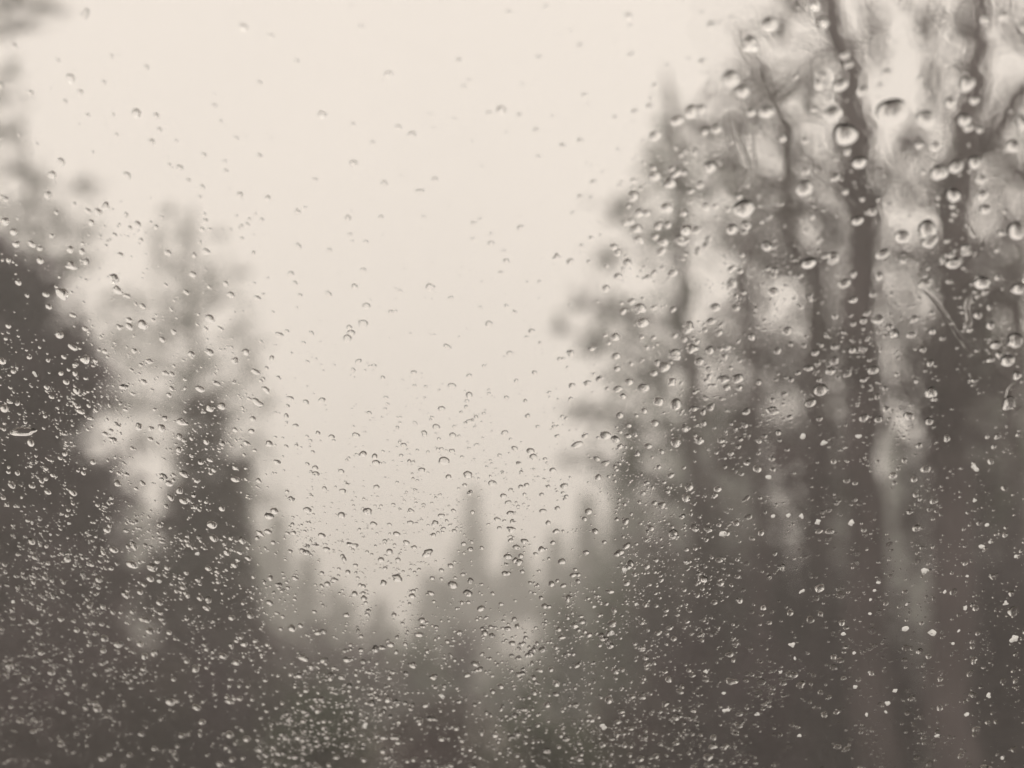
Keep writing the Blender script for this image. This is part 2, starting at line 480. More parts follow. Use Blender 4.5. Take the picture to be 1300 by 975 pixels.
make_tree('thin_tree', 12, 'thin dark trunk between the twisting trunk and outer tree', [(950, 300), (955, 420), (962, 560), (965, 700), (968, 840)], [.03, .04, .05, .055, .07],
          [(950, 380, 24, 50, .5), (960, 520, 30, 60, .7), (930, 600, 40, 50, .9), (1000, 610, 40, 60, .9), (965, 300, 24, 30, .4)], .06, M_LEAF_BROWN, cover=2.7)
make_tree('edge_tree', 13, 'half seen tree trunk at the far right edge', [(1330, 100), (1300, 300), (1285, 500), (1290, 700), (1290, 840)], [.04, .06, .07, .08, .1],
          [(1270, 360, 40, 40, .5), (1250, 480, 50, 40, .6), (1290, 420, 40, 60, .7), (1240, 660, 60, 50, .9), (1290, 640, 40, 60, 1.0), (1320, 220, 50, 50, .5)], .065, M_LEAF_GREEN, cover=2.7)

# --- undergrowth
UB = [(-60, 700, 150, 10, M_LEAF_DARK, 'dark bush at the foot of the left evergreen'), (60, 745, 110, 9.5, M_LEAF_DARK, 'low dark bush in the bottom left corner'),
      (165, 765, 90, 10.5, M_LEAF_BROWN, 'brown bush below the narrow bright gap at left'), (265, 760, 90, 11, M_LEAF_DARK, 'dark bush below the young firs'),
      (350, 800, 60, 14, M_LEAF_BROWN, 'brown bush right of the young firs'), (395, 762, 40, 24, M_LEAF_BROWN, 'rounded brown bush under the open sky'),
      (460, 790, 60, 25, M_LEAF_BROWN, 'low brown bush under the brightest sky'), (525, 785, 55, 27, M_LEAF_GREEN, 'green bush left of the small bright gap'),
      (582, 778, 34, 28, M_LEAF_BROWN, 'brown bush touching the small bright gap'), (722, 745, 46, 26, M_LEAF_GREEN, 'green bush right of the small bright gap'),
      (790, 690, 60, 21, M_LEAF_GREEN, 'tall green bush at the foot of the outer tree'), (850, 625, 60, 17, M_LEAF_BROWN, 'tall reddish brown bush among the thin trunks'),
      (930, 590, 75, 14, M_LEAF_BROWN, 'brown thicket below the thin trunks'), (1020, 580, 70, 13, M_LEAF_DARK, 'dark thicket left of the tall straight tree'),
      (1075, 690, 45, 12, M_LEAF_DARK, 'dark bush at the foot of the tall straight tree'), (1140, 735, 60, 11.5, M_LEAF_DARK, 'dark bush between the two thick trunks'),
      (1245, 570, 75, 12.5, M_LEAF_DARK, 'dark thicket behind the forked tree'), (1310, 640, 100, 11, M_LEAF_DARK, 'dark bush in the lower right corner'), (645, 832, 46, 34, M_LEAF_GREEN, 'low green bush closing the small bright gap below'), (985, 640, 55, 13.5, M_LEAF_BROWN, 'brown bush between the thin trunk and twisting trunk'), (400, 868, 100, 9, M_LEAF_GREEN, 'low bush at the bottom edge under the open sky'),
      (545, 880, 95, 8, M_LEAF_BROWN, 'low brown bush at the bottom edge left of centre'), (690, 874, 95, 9, M_LEAF_GREEN, 'low green bush at the bottom edge right of centre'), (800, 850, 80, 10, M_LEAF_BROWN, 'low brown bush at the bottom edge near the outer tree'),
      (880, 790, 70, 11, M_LEAF_DARK, 'low dark bush right below the thin trunks'), (970, 800, 70, 10, M_LEAF_DARK, 'low dark bush at the bottom edge below the thin trunks')]
for px, tp, hw, d, m, lab in UB:
    make_bush(px, tp, hw, d, lab, m, leaf=0.0055 * d, dens=1.25)

# verge grass
n = 36000
gy = rng.uniform(2.5, 40, n) ; gx = rng.uniform(-1, 1, n) * gy * 0.55
n = len(gx)
h = rng.uniform(.08, .35, n); th = rng.uniform(0, 2 * np.pi, n); w = rng.uniform(.006, .014, n)
B = np.stack([gx, gy, np.full(n, -0.05)], 1)
sd = np.stack([np.cos(th) * w, np.sin(th) * w, np.zeros(n)], 1)
ln = np.stack([rng.normal(size=n) * .3 * h, rng.normal(size=n) * .3 * h, h + .05], 1)
g = quads_obj('grass', np.stack([B - sd, B + sd, B + ln + sd * .2, B + ln - sd * .2], 1), M_GRASS, None)
tag(g, 'tufts of dull winter grass between the bushes', 'grass', kind='stuff')

# ------------------------------------------------------------------ haze
def box_mesh(name, lo, hi, mat):
    x0, y0, z0 = lo; x1, y1, z1 = hi
    V = [(x0, y0, z0), (x1, y0, z0), (x1, y1, z0), (x0, y1, z0), (x0, y0, z1), (x1, y0, z1), (x1, y1, z1), (x0, y1, z1)]
    F = [(3, 2, 1, 0), (4, 5, 6, 7), (0, 1, 5, 4), (1, 2, 6, 5), (2, 3, 7, 6), (3, 0, 4, 7)]
    return mesh_obj(name, V, F, mat)

hm = bpy.data.materials.new('mist')
hm.use_nodes = True
hm.node_tree.nodes.clear()
ho = hm.node_tree.nodes.new('ShaderNodeOutputMaterial')
hv = hm.node_tree.nodes.new('ShaderNodeVolumePrincipled')
hv.inputs['Color'].default_value = (0.985, 0.975, 0.955, 1)
hv.inputs['Density'].default_value = 0.0122
hv.inputs['Anisotropy'].default_value = 0.3
hm.node_tree.links.new(hv.outputs['Volume'], ho.inputs['Volume'])
haze = box_mesh('haze', (-165, -165, -1.2), (165, 165, 13.4), hm)
tag(haze, 'pale rainy mist filling the air between the trees', 'mist', kind='stuff')

# ------------------------------------------------------------------ windscreen
K = 0.66
PN_cam = np.array([K * 0.2075, 1 + K * 0.109, K])            # plane normal: right, forward, up of the camera
NV = RIGHT * PN_cam[0] + FWD * PN_cam[1] + UP * PN_cam[2]
PD = FOCUS                                                    # plane: (p - CAM) . NV = FOCUS  (outer face)
NL = np.linalg.norm(NV)
N = NV / NL
def on_glass(px, py):
    d = ray(px, py)
    return CAM + d * (PD / d.dot(NV))
GU = np.cross(N, [0, 0, 1.0]); GU = GU / np.linalg.norm(GU)
if GU[0] < 0: GU = -GU
GW = np.cross(GU, N)
if GW[2] < 0: GW = -GW
GC = on_glass(650, 487)
TH = 0.0045
PIT = 0.0001
wroot = empty('windscreen', GC)
tag(wroot, 'slanted rain covered windscreen that the whole view is seen through', 'windscreen')
def slab(name, u0, u1, w0, w1, n0, n1, mat):
    V = [GC + GU * u + GW * w + N * q for q in (n0, n1) for (u, w) in ((u0, w0), (u1, w0), (u1, w1), (u0, w1))]
    F = [(3, 2, 1, 0), (4, 5, 6, 7), (0, 1, 5, 4), (1, 2, 6, 5), (2, 3, 7, 6), (3, 0, 4, 7)]
    c = sum(V) / 8
    o = mesh_obj(name, V, F, mat, wroot)
    import bmesh
    bm = bmesh.new(); bm.from_mesh(o.data); bmesh.ops.recalc_face_normals(bm, faces=bm.faces); bm.to_mesh(o.data); bm.free()
    return o
HW, HH = 0.70, 0.42
slab('pane', -HW, HW, -HH, HH, -TH, 0, M_GLASS)
slab('rubber_seal', -HW - .04, HW + .04, HH + .001, HH + .04, -.012, .006, M_RUBBER)
slab('rubber_seal', -HW - .04, HW + .04, -HH - .04, -HH - .001, -.012, .006, M_RUBBER)
slab('rubber_seal', -HW - .04, -HW - .001, -HH, HH, -.0115, .0055, M_RUBBER)
slab('rubber_seal', HW + .001, HW + .04, -HH, HH, -.0115, .0055, M_RUBBER)

# --- film of running water on the upper right of the glass
FX0, FX1, FY0, FY1, FS = 800, 1400, -60, 640, 2.6
def film_height(px, py):
    """millimetres; 0 = dry"""
    m = min(1, (px - 830) / 120) if px < 950 else 1
    m *= min(1, max(0, (640 - py) / 160))
    w = noise.noise((px / 75, py / 110, 5.0)) * 0.9 + noise.noise((px / 28, py / 34, 9.0)) * 0.35
    v = m * 0.85 - 0.36 + 0.75 * w
    if v <= 0: return 0.0
    e = min(1.0, v / 0.55)
    e = e * e * (3 - 2 * e)
    r = 0.016 * noise.noise((px / 22, py / 24, 1.0)) + 0.0105 * noise.noise((px / 9, py / 9.5, 2.0)) + 0.005 * noise.noise((px / 4.4, py / 4.6, 4.0))
    return max(0.0, e * (0.05 + r))

def build_film():
    xs = np.arange(FX0, FX1 + .1, FS); ys = np.arange(FY0, FY1 + .1, FS)
    nx, ny = len(xs), len(ys)
    Hh = np.array([[film_height(x, y) for x in xs] for y in ys])
    used = np.zeros((ny, nx), bool)
    cell = (Hh[:-1, :-1] > 0) | (Hh[1:, :-1] > 0) | (Hh[:-1, 1:] > 0) | (Hh[1:, 1:] > 0)
    V, F = [], []
    top, bot = {}, {}
    def vid(d, j, i, t):
        if (j, i) not in d:
            p = on_glass(xs[i], ys[j])
            V.append(p + N * (PIT + (Hh[j, i] * 1e-3 + 2e-6 if t else 0)))
            d[(j, i)] = len(V) - 1
        return d[(j, i)]
    for j in range(ny - 1):
        for i in range(nx - 1):
            if not cell[j, i]: continue
            q = [(j, i), (j, i + 1), (j + 1, i + 1), (j + 1, i)]
            F.append(tuple(vid(top, *c, True) for c in q))
            F.append(tuple(vid(bot, *c, False) for c in q)[::-1])
    return V, F, Hh
fV, fF, FH = build_film()
V0 = np.array(fV)
# orient: the outer face must look away from the car
def flip_out(V, F):
    a, b, c = (np.array(V[F[0][k]]) for k in range(3))
    if np.cross(b - a, c - a).dot(N) < 0:
        return [tuple(f[::-1]) for f in F]
    return F
fF = flip_out(fV, fF)
film = mesh_obj('water_film', fV, fF, M_WATER, smooth=True, origin=on_glass(1100, 300))
tag(film, 'rippled film of rain water on the upper right of the glass', 'water', kind='stuff')

def film_at(px, py):
    i, j = int(round((px - FX0) / FS)), int(round((py - FY0) / FS))
    if 0 <= j < FH.shape[0] and 0 <= i < FH.shape[1]:
        return FH[j, i] * 1e-3
    return 0.0

# ------------------------------------------------------------------ raindrops
TILES = {
 (0, 0): "330 50 45,60 168 30,228 225 22,430 210 24,563 252 28,275 292 45,8 318 35,125 347 25,313 345 28,255 380 24,400 308 24,340 432 22,525 425 45,437 430 18,613 488 26,583 534 32,450 507 20,930 98 40,1035 132 28,1135 228 25,992 310 26,820 398 28,1230 430 36,905 520 24,992 588 28,845 455 18,782 585 28,690 632 32,865 645 24,862 607 18,722 680 22,775 706 26,767 743 20,650 620 20,918 735 30,1025 748 28,1137 800 30,1165 783 18,1205 677 22,240 610 40,207 658 36,490 662 38,190 735 36,83 508 18,10 522 22,222 802 22,410 778 38,380 800 36,343 796 30,355 840 30,290 770 22,487 810 24,530 848 36,623 820 20,600 857 24,775 866 24,805 866 18,785 808 18,947 847 22,1002 830 22,883 868 16,925 900 24,1140 930 36,1258 945 28,443 887 26,543 907 28,465 963 36,645 955 38,745 965 30,60 875 36,28 835 40,72 922 40,130 922 42,160 938 34,205 890 26,275 942 40,322 920 26,320 950 36,410 928 22",
 (433, 0): "78 97 30,40 18 14,183 277 34,640 42 28,780 22 26,1095 57 34,912 170 30,755 215 30,450 224 24,930 358 28,1105 203 24,612 415 46,680 432 22,222 478 26,273 506 34,123 538 24,745 490 26,845 549 28,912 530 28,50 615 34,360 677 28,755 590 22,963 687 28,30 825 32,37 887 22,45 912 22,98 914 28,505 903 26,533 827 20,573 885 20,685 860 30,885 803 22,955 898 24,918 928 22,1060 700 20,910 742 24,318 820 22,155 820 24,1195 320 24,1175 400 30,1280 455 50,1195 512 46,1115 740 44,1135 805 40,1165 805 34,1085 840 42,1125 865 44,1240 785 50,1195 665 50,1255 690 50,1275 655 44,1208 853 36,1245 850 30,1225 915 44,1290 905 44,1135 905 40,1220 950 40,1055 955 44",
 (866, 0): "185 295 75,230 343 60,260 160 70,330 90 70,500 15 50,110 90 34,75 230 30,530 285 40,535 80 50,600 318 60,520 315 50,570 430 75,620 505 100,795 420 128,925 445 80,685 340 50,632 240 36,618 205 40,1080 312 70,1150 70 45,1217 57 50,1070 450 60,1015 385 50,1108 375 44,1088 480 40,975 650 70,1040 628 60,1110 612 60,1135 675 44,1028 735 64,1138 737 50,1150 790 48,665 833 46,672 612 60,465 710 70,468 645 36,235 787 85,105 630 55,320 420 60,262 422 40,130 487 44,85 497 36,35 420 60,75 408 44,380 520 36,50 573 32,68 697 32,32 722 30,90 778 36,125 778 26,188 866 48,243 850 40,835 893 60,930 865 80,940 912 60,900 545 40,960 550 44,775 272 40,1270 870 80,1215 880 30,1255 550 60,1290 460 60,790 770 30,625 570 36,580 670 36,722 798 40,760 960 50,1005 910 24,1075 938 36,575 968 44,320 930 44,15 870 50,55 870 40,90 928 32,10 915 36,60 950 36,1298 100 50",
 (0, 325): "280 30 55,245 135 70,455 122 50,440 78 60,550 183 36,78 93 34,112 142 26,183 138 36,285 217 32,500 260 44,550 253 56,498 235 36,460 262 32,668 280 34,625 310 36,590 235 26,805 230 52,845 268 30,790 270 28,715 130 34,740 62 38,637 102 26,865 97 32,885 140 40,985 152 34,1112 60 34,1128 95 28,1255 137 36,1147 142 26,1068 292 40,1098 278 24,1190 286 30,1160 322 24,1040 380 30,1020 418 24,978 432 40,998 466 26,1018 500 40,985 548 50,1065 455 28,1108 532 34,1170 548 34,1230 540 36,1100 562 24,1095 600 30,1130 637 30,1215 665 28,968 610 34,900 652 32,963 657 34,942 702 32,1030 705 40,1095 715 26,1133 712 24,975 730 26,1060 775 40,935 747 24,1205 797 36,1207 820 40,1240 875 30,1113 915 40,1050 960 46,990 845 34,902 840 46,820 805 32,900 390 40,803 357 44,735 365 40,660 440 32,575 392 36,518 352 32,332 385 52,285 338 44,250 375 28,385 348 22,407 355 30,370 390 28,293 438 32,240 437 30,260 470 36,235 292 44,40 258 30,140 440 36f,60 430 30,15 390 44,75 550 32,25 570 48,95 658 90,125 700 44,185 490 30,300 558 40,315 582 40,345 560 26,372 577 28,355 608 30,482 487 36,512 515 28,555 470 34,660 495 30,650 520 30,768 497 44,850 562 46,805 570 46,830 475 36,710 460 24,700 622 52,622 645 46,535 640 42,690 678 40,635 608 32,735 685 26,790 697 36,687 728 40,580 687 30,510 722 28,455 855 42,550 855 36,525 875 28,630 830 44,708 820 50,690 882 46,705 922 46,770 775 36,805 765 36,640 942 32,850 950 40,765 955 28,432 910 30,255 742 36,325 815 32,285 890 44,190 888 36,130 865 36,75 815 34,40 812 26,35 935 30,285 932 24,183 838 30,440 690 36,408 668 32,430 655 28,485 575 28,595 575 24",
 (433, 325): "55 108 34,100 182 40,88 250 50,28 305 46,70 393 34,130 410 28,162 455 26,193 205 28,228 125 24,342 110 44,420 152 28,533 187 20,565 250 38,632 182 24,610 55 24,632 12 34,408 337 36,280 435 30,282 485 22,325 488 18,425 485 40,385 572 36,490 447 28,490 520 38,482 543 24,478 565 22,492 620 34,512 643 18,565 515 22,632 530 26,645 362 34,738 435 28,712 600 28,728 278 34,757 90 22,668 467 26,365 642 40,320 667 36,428 673 36,285 627 26,625 663 34,60 673 38,65 747 26,137 777 42,5 810 34,10 885 38,138 870 36,105 962 50,268 960 36,310 805 38,425 733 34,385 725 26,490 722 20,518 710 28,262 772 26,232 750 26,395 770 60,463 755 22,663 723 36,678 780 30,688 812 24,485 822 50,578 855 44,708 862 32,620 903 36,638 928 34,765 898 28,700 897 24,645 968 36,503 965 28,770 960 36,825 950 32,900 708 52,1008 673 56,1063 715 36,930 675 32,940 475 40,880 485 36,878 362 36,982 460 32,812 640 24,795 510 20,833 383 26,1090 20 50,1055 70 46,1010 115 42,1140 190 54,1150 245 58,1075 203 40,1045 300 48,1012 30 30,1020 322 30,1008 293 28,955 345 34,1168 75 40,1262 58 44,1205 398 34,1230 415 56,1270 362 52,1192 437 36,1105 402 26,1048 372 44,1098 470 44,1055 497 44,1153 492 52,1075 525 36,1210 545 50,1275 555 60,1155 580 32,1125 598 22,1062 597 40,1195 627 38,1275 700 52,1130 745 28,1220 735 30,975 762 36,1060 780 26,980 832 40,1020 830 24,1210 793 28,1165 853 26,1150 893 30,1245 887 28,858 905 26,943 962 44,1080 935 26,1222 938 42,1193 930 30,1100 850 20,1260 470 44,1165 340 26,1270 295 32",
 (866, 325): "480 20 66,575 10 40,615 97 54,725 137 36,923 97 64,1030 20 66,1013 88 30,1137 93 76,1280 115 70,1123 217 40,1150 130 32,1120 145 26,1265 312 80,1190 330 48,1235 388 70,1270 445 46,1090 272 32,1170 255 44,880 182 28,880 232 36,803 285 50,870 290 40,745 232 50,688 238 36,703 208 36,748 68 44,795 137 26,837 10 32,485 152 34,347 70 34,347 128 50,188 40 36,188 98 50,125 188 46,110 240 40,25 265 54,38 345 50,105 350 44,65 393 44,160 375 36,398 277 46,412 328 26,547 295 24,362 353 36,210 458 54,157 460 46,168 492 36,217 493 30,185 418 24,120 483 24,90 465 26,440 437 24,395 455 20,480 418 38,562 430 46,577 390 44,525 500 66,487 550 50,505 360 36,385 518 34,343 540 28,343 580 50,105 570 34,45 572 32,150 535 24,245 583 36,82 627 32,10 650 34,65 692 44,148 692 34,213 717 28,313 677 24,365 663 30,370 692 20,458 677 40f,538 702 40f,283 690 22,285 800 44,328 832 36f,345 803 28,290 742 24,185 742 30,130 740 22,27 870 44,15 910 48,125 900 32,225 820 26,245 912 32,725 425 50,635 428 20,915 347 30,888 467 26,770 495 28,740 527 30,670 677 36f,690 607 44,745 612 40,775 572 36,870 558 24,957 535 30,938 620 40,1107 465 26,945 510 60,860 600 50,1240 550 70,1198 677 34,1158 678 24,1275 670 26,1112 797 44f,1170 772 36,1225 873 36,1183 715 30,925 800 50,800 825 42,843 768 30,807 855 26,820 800 24,880 840 36,955 922 40,893 935 32,575 772 32,625 845 36,657 855 28,595 922 24,557 957 30,660 917 22,1110 920 26f",
 (0, 650): "420 10 32,525 25 30,615 38 36,560 115 28,485 58 24,440 132 46,400 142 34,355 188 32,430 203 30,453 185 28,510 188 60,538 180 24,585 200 56,725 113 38,813 37 56,820 88 50,870 143 42,928 97 44,757 148 32f,770 98 26,798 203 36,898 190 40,995 70 42,985 88 30,1045 105 30,1100 70 28,1030 5 50,1230 78 40,1247 130 36,1110 138 28,1165 62 22,1035 240 36,1087 237 24,1128 240 36,1070 265 32,1278 247 36,1230 270 28,1205 265 20,970 235 28,1033 333 40,1128 320 26,1012 370 20,1060 373 28,1117 430 48,1217 447 42,1172 455 20,1160 543 52,1190 577 42,935 490 42,923 465 30,888 390 40,907 560 46,855 535 44,800 320 42,768 315 40,792 353 40,720 308 30,695 293 24,730 355 24,617 373 30,578 440 48,567 400 40,540 293 36,555 265 32,612 253 32f,660 263 24,695 240 32,715 220 32,760 248 32,650 447 32,600 520 28,540 490 40,467 490 36,405 468 46,370 450 32,395 415 30,437 370 30,360 363 28,340 320 28,135 405 46,180 237 36,135 255 30,95 235 20,68 233 24,245 292 24,180 318 22,300 437 36,240 395 36,58 330 28f,345 493 28,400 515 36,318 555 24,272 593 24,218 577 28,240 630 34,175 523 18,45 573 50,90 640 26,105 620 44,60 695 24,50 728 28,275 710 28,250 748 28,330 728 26,370 715 34,400 675 20,425 740 26,415 765 30,505 657 24,655 708 56,755 730 48,735 685 32,717 555 34,750 583 50,792 580 26,885 623 30,870 690 28,950 650 28,880 648 28,920 697 36,990 595 24,1015 628 28,1090 577 20,1150 683 26,1140 713 28,1160 745 32,1160 782 36,1190 778 24,1080 715 26,1020 745 28,965 700 28,880 833 48,945 850 44,925 815 28,700 837 40,767 833 32,682 877 30,595 887 34,620 775 28,890 928 40,930 923 28,1045 880 32,1015 910 40,1080 835 36,1140 845 40,1250 843 40,1220 870 28,1015 960 40,1210 960 50,1180 940 30,340 840 24,190 937 30,285 902 20,500 910 36,425 908 30,395 925 40,475 950 30,40 932 22,135 822 34,65 822 20,655 965 26,1060 940 40,1285 920 36,270 170 28,205 155 18,130 30 22f,270 33 24f,200 75 20f,75 275 30",
 (433, 650): "127 35 38,188 37 26,267 30 34,360 32 40,392 53 30,372 67 22,215 72 38,170 100 30,252 105 36,282 123 30,48 115 46,332 145 56,30 217 32,165 258 40,218 240 56,88 297 28,220 170 32,120 150 20,205 380 32,25 380 36,103 378 28,68 440 28,312 400 44,350 240 30,385 210 30,420 193 34,385 243 24,428 265 56,485 297 50,495 250 38,300 207 24,345 297 36,462 333 28,487 332 26,535 355 44,495 130 34,538 125 26,500 103 24,470 145 20,597 17 34,605 50 28,650 55 44,653 25 30,648 97 32,670 123 40,700 100 40,637 158 44,665 172 36,765 130 40,820 62 36,808 105 32,842 177 44,625 222 36,692 215 28,755 213 22,803 262 40,825 250 26,848 268 34,905 227 30,893 207 26,865 317 42,763 315 30,793 348 30,738 297 24,665 325 20,672 423 32,617 430 24,577 457 36,540 432 30,520 397 24,453 447 36,692 490 36,748 487 30,725 530 36,675 543 30,728 563 28,800 483 24,820 503 32,830 433 36,890 420 44,945 455 40,1033 413 52,1030 450 40f,997 470 36,985 495 30,1065 467 24,1080 210 40f,1117 225 30,1025 290 40,1050 150 36,1085 25 42,1140 33 22,1180 50 36,1265 72 54,968 62 40,928 15 32,1003 103 28,1050 17 28,1125 110 22,1200 172 28,1165 195 36,1220 248 28,1175 265 22,965 350 24f,1125 340 24f,1200 345 26,1237 362 30,1280 378 28,1145 410 28,1205 450 32,1240 450 28,1250 430 30,1118 490 26,1165 567 34,1160 543 30,898 572 38,1045 620 26,965 632 28,945 640 24,1020 702 50,1108 690 34,1145 690 42,1215 748 26,1235 717 36,1000 805 46f,980 765 34,955 778 40,1075 830 34,1285 740 24,1290 670 36,1155 620 28,1235 595 28,735 617 36,677 605 38,757 590 36,610 650 40,580 670 36,555 685 24,483 607 40,515 565 46,570 545 24,420 533 26,443 657 26,477 697 22,388 690 34f,325 722 40,340 773 36,300 780 46,222 785 34,180 700 46,247 715 28,95 800 40f,40 687 28,140 690 24,165 745 32,103 767 26,25 875 36,60 605 32,88 557 34,20 545 30,18 515 30,80 513 32,158 503 34,213 520 32,247 490 32,407 480 30,250 600 34,355 615 44,70 630 28,100 595 24,175 590 20,460 857 34,537 825 40,440 810 36,477 830 24,175 920 36,530 920 30,335 930 30,280 928 36,255 935 30,385 850 40,605 848 24,605 900 34,640 895 24,697 950 32,830 880 30,780 895 36,850 825 24,820 680 36,695 738 26,675 740 24,645 770 30,1100 912 32,1110 935 28,1200 915 36,1160 820 24,1280 765 40,1215 870 26,1260 890 24,500 950 50,420 950 36,90 930 34,880 965 36,960 940 30,1140 963 40",
 (866, 650): "155 72 46f,140 38 28,205 32 36,252 8 36,345 5 28f,403 2 30f,453 5 32f,515 27 38f,560 62 40,520 62 34,555 90 36,582 72 18,642 30 42f,690 58 28,300 68 36,265 90 28,92 95 26,15 132 28,50 128 26,140 172 36,75 242 44,13 175 24,380 198 36,330 238 30,220 325 34,122 332 34,232 285 24,455 290 30f,308 353 32,300 380 26,340 367 28,330 410 28,410 372 36,487 397 44,522 278 50,600 305 44,395 350 18,612 452 30f,417 493 38f,653 524 24f,428 545 22f,598 552 40,713 375 22f,715 322 20f,745 257 26f,730 287 22f,847 432 44f,920 212 44f,890 50 44,785 112 36,663 147 36,912 125 28,895 175 30,1137 120 36f,1157 38 28f,1168 103 22f,1225 75 32,1267 157 26f,1082 232 20f,997 292 24f,1030 292 40,1075 353 30f,1050 380 26,1228 335 32f,1250 298 34,1258 365 60,1260 470 54f,950 447 50f,1050 440 20f,1122 450 26,1028 488 22f,852 340 18f,722 440 44,850 505 40,905 518 36,935 537 32,845 550 30,808 667 30f,870 695 38,858 667 32,780 715 34f,773 748 20f,700 638 26,657 653 28f,710 597 16f,700 758 24f,590 747 34,540 758 36,445 838 26f,450 645 44,425 608 40,373 597 24f,383 640 32,345 660 26,300 635 44,283 687 28,187 632 50,158 677 24f,167 742 38f,217 757 32,285 757 30f,195 552 26,257 507 28,90 595 28f,205 832 28,165 880 36,118 868 26,100 918 50,45 960 36,25 905 24,590 880 36,613 895 20,613 620 28,1163 685 34f,1080 757 32f,968 838 28f,1215 922 26f,1110 835 28,1057 915 32,1088 947 36,1145 962 50,1090 605 30,1220 630 36,1265 630 30,902 763 20,855 757 18,850 825 16,915 845 28,532 963 26,692 967 22f,405 880 28,350 810 20,280 940 24,955 318 24",
}
drops, flecks = [], []
for (ox, oy), s in TILES.items():
    for e in s.split(','):
        x, y, d = e.split()
        f = d.endswith('f')
        x, y, d = ox + float(x) / 3, oy + float(y) / 3, float(d.rstrip('f')) / 3 * ((0.78 if oy + float(y) / 3 < 300 else 0.66) if ox + float(x) / 3 < 800 else (0.74 if oy + float(y) / 3 > 330 else 0.88))
        if y > 560 and not f: d *= 0.92
        (flecks if f else drops).append((x, y, d))

def lean(px, py):
    a = np.interp(px, [0, 250, 500, 700, 900, 1300], [34, 28, 10, -6, -22, -18])
    if py > 780: a *= 0.7
    return math.radians(a + random.gauss(0, 9))

def stretch(px, py, d):
    base = (1.42 if px < 450 else 1.3) if py > 330 else 1.18
    return max(1.0, random.gauss(base, 0.16))

RINGS_BIG = np.array([0.0, .22, .42, .58, .71, .81, .89, .95, 1.0])
RINGS_SMALL = np.array([0.0, .45, .72, .9, 1.0])

def drop_profile(px, py):
    """contact angle and flatness: shaped by region to set how bright or dark the drops look"""
    if py < 260 and px < 790:
        return math.radians(random.uniform(50, 58)), random.uniform(2.8, 4.5)
    flat = np.interp(px, [0, 120, 330, 420, 650, 800, 1300], [0, .1, .35, 1, 1, .3, 0]) * np.interp(py, [640, 800], [1, .15])
    if px > 940 and py > 600 and random.random() < .6:
        return math.radians(random.uniform(25, 42)), random.uniform(2.0, 3.5)  # lower beads, shaped so that they look dim
    return math.radians(random.uniform(46, 57)), random.uniform(2.0, 2.8) * (1 - flat) + random.uniform(3.0, 5.5) * flat

def drop_mesh(px, py, d, rings, seg, el=None, contact=None, power=None, lump=0.08, ang=None):
    """returns (origin, verts relative to world, faces): a closed drop sitting on the outer face"""
    c = on_glass(px, py)
    ju = on_glass(px + 1, py) - c
    jv = on_glass(px, py + 1) - c
    el = el or stretch(px, py, d)
    ang = lean(px, py) if ang is None else ang
    a, b = 0.5 * d * math.sqrt(el), 0.5 * d / math.sqrt(el)
    if contact is None or power is None:
        c0, p0 = drop_profile(px, py)
        contact = contact or c0; power = power or p0
    th = np.linspace(0, 2 * np.pi, seg, endpoint=False)
    R = np.ones(seg)
    for k_ in (2, 3, 4, 5):
        R += random.gauss(0, lump / (k_ - 0.6)) * np.cos(k_ * th + random.uniform(0, 6.28))
    ex, ey = a * R * np.cos(th), b * R * np.sin(th)
    ox, oy = ex * math.cos(ang) - ey * math.sin(ang), ex * math.sin(ang) + ey * math.cos(ang)
    rm = 0.5 * d / math.sqrt(el) * np.linalg.norm(ju)
    Hm = math.tan(contact) / power * rm
    lift = PIT + (film_at(px, py) + 3e-5 if px > 800 and py < 640 else 0)
    base = c + N * lift
    rr = rings[1:]
    sag = 0.03 * d * (1 - rr ** 2)                       # gravity pulls the belly down
    X = rr[:, None] * ox[None, :]
    Y = rr[:, None] * oy[None, :] + sag[:, None]
    Z = Hm * (1 - rr ** power)
    top = base + X[..., None] * ju + Y[..., None] * jv + Z[:, None, None] * N
    apex = base + jv * (0.03 * d) + N * Hm
    rim = top[-1]
    V = np.concatenate([apex[None], top.reshape(-1, 3), rim])
    nr = len(rr)
    F = []
    for k_ in range(seg):
        k2 = (k_ + 1) % seg
        F.append((0, 1 + k2, 1 + k_))
        for r in range(nr - 1):
            p, q = 1 + r * seg, 1 + (r + 1) * seg
            F.append((p + k_, p + k2, q + k2, q + k_))
    F.append(tuple(1 + nr * seg + k_ for k_ in range(seg)))
    return base, V, F

def drop_faces_out(V, F):
    a, b, c = V[F[0][0]], V[F[0][1]], V[F[0][2]]
    return [tuple(f[::-1]) for f in F] if np.cross(b - a, c - a).dot(N) < 0 else F

drops.sort(key=lambda t: -t[2])
drops_in = [t for t in drops if 4 < t[0] < 1296 and 4 < t[1] < 971]
singles = drops_in[:300]
sset = set(singles)
small = [t for t in drops if t not in sset]

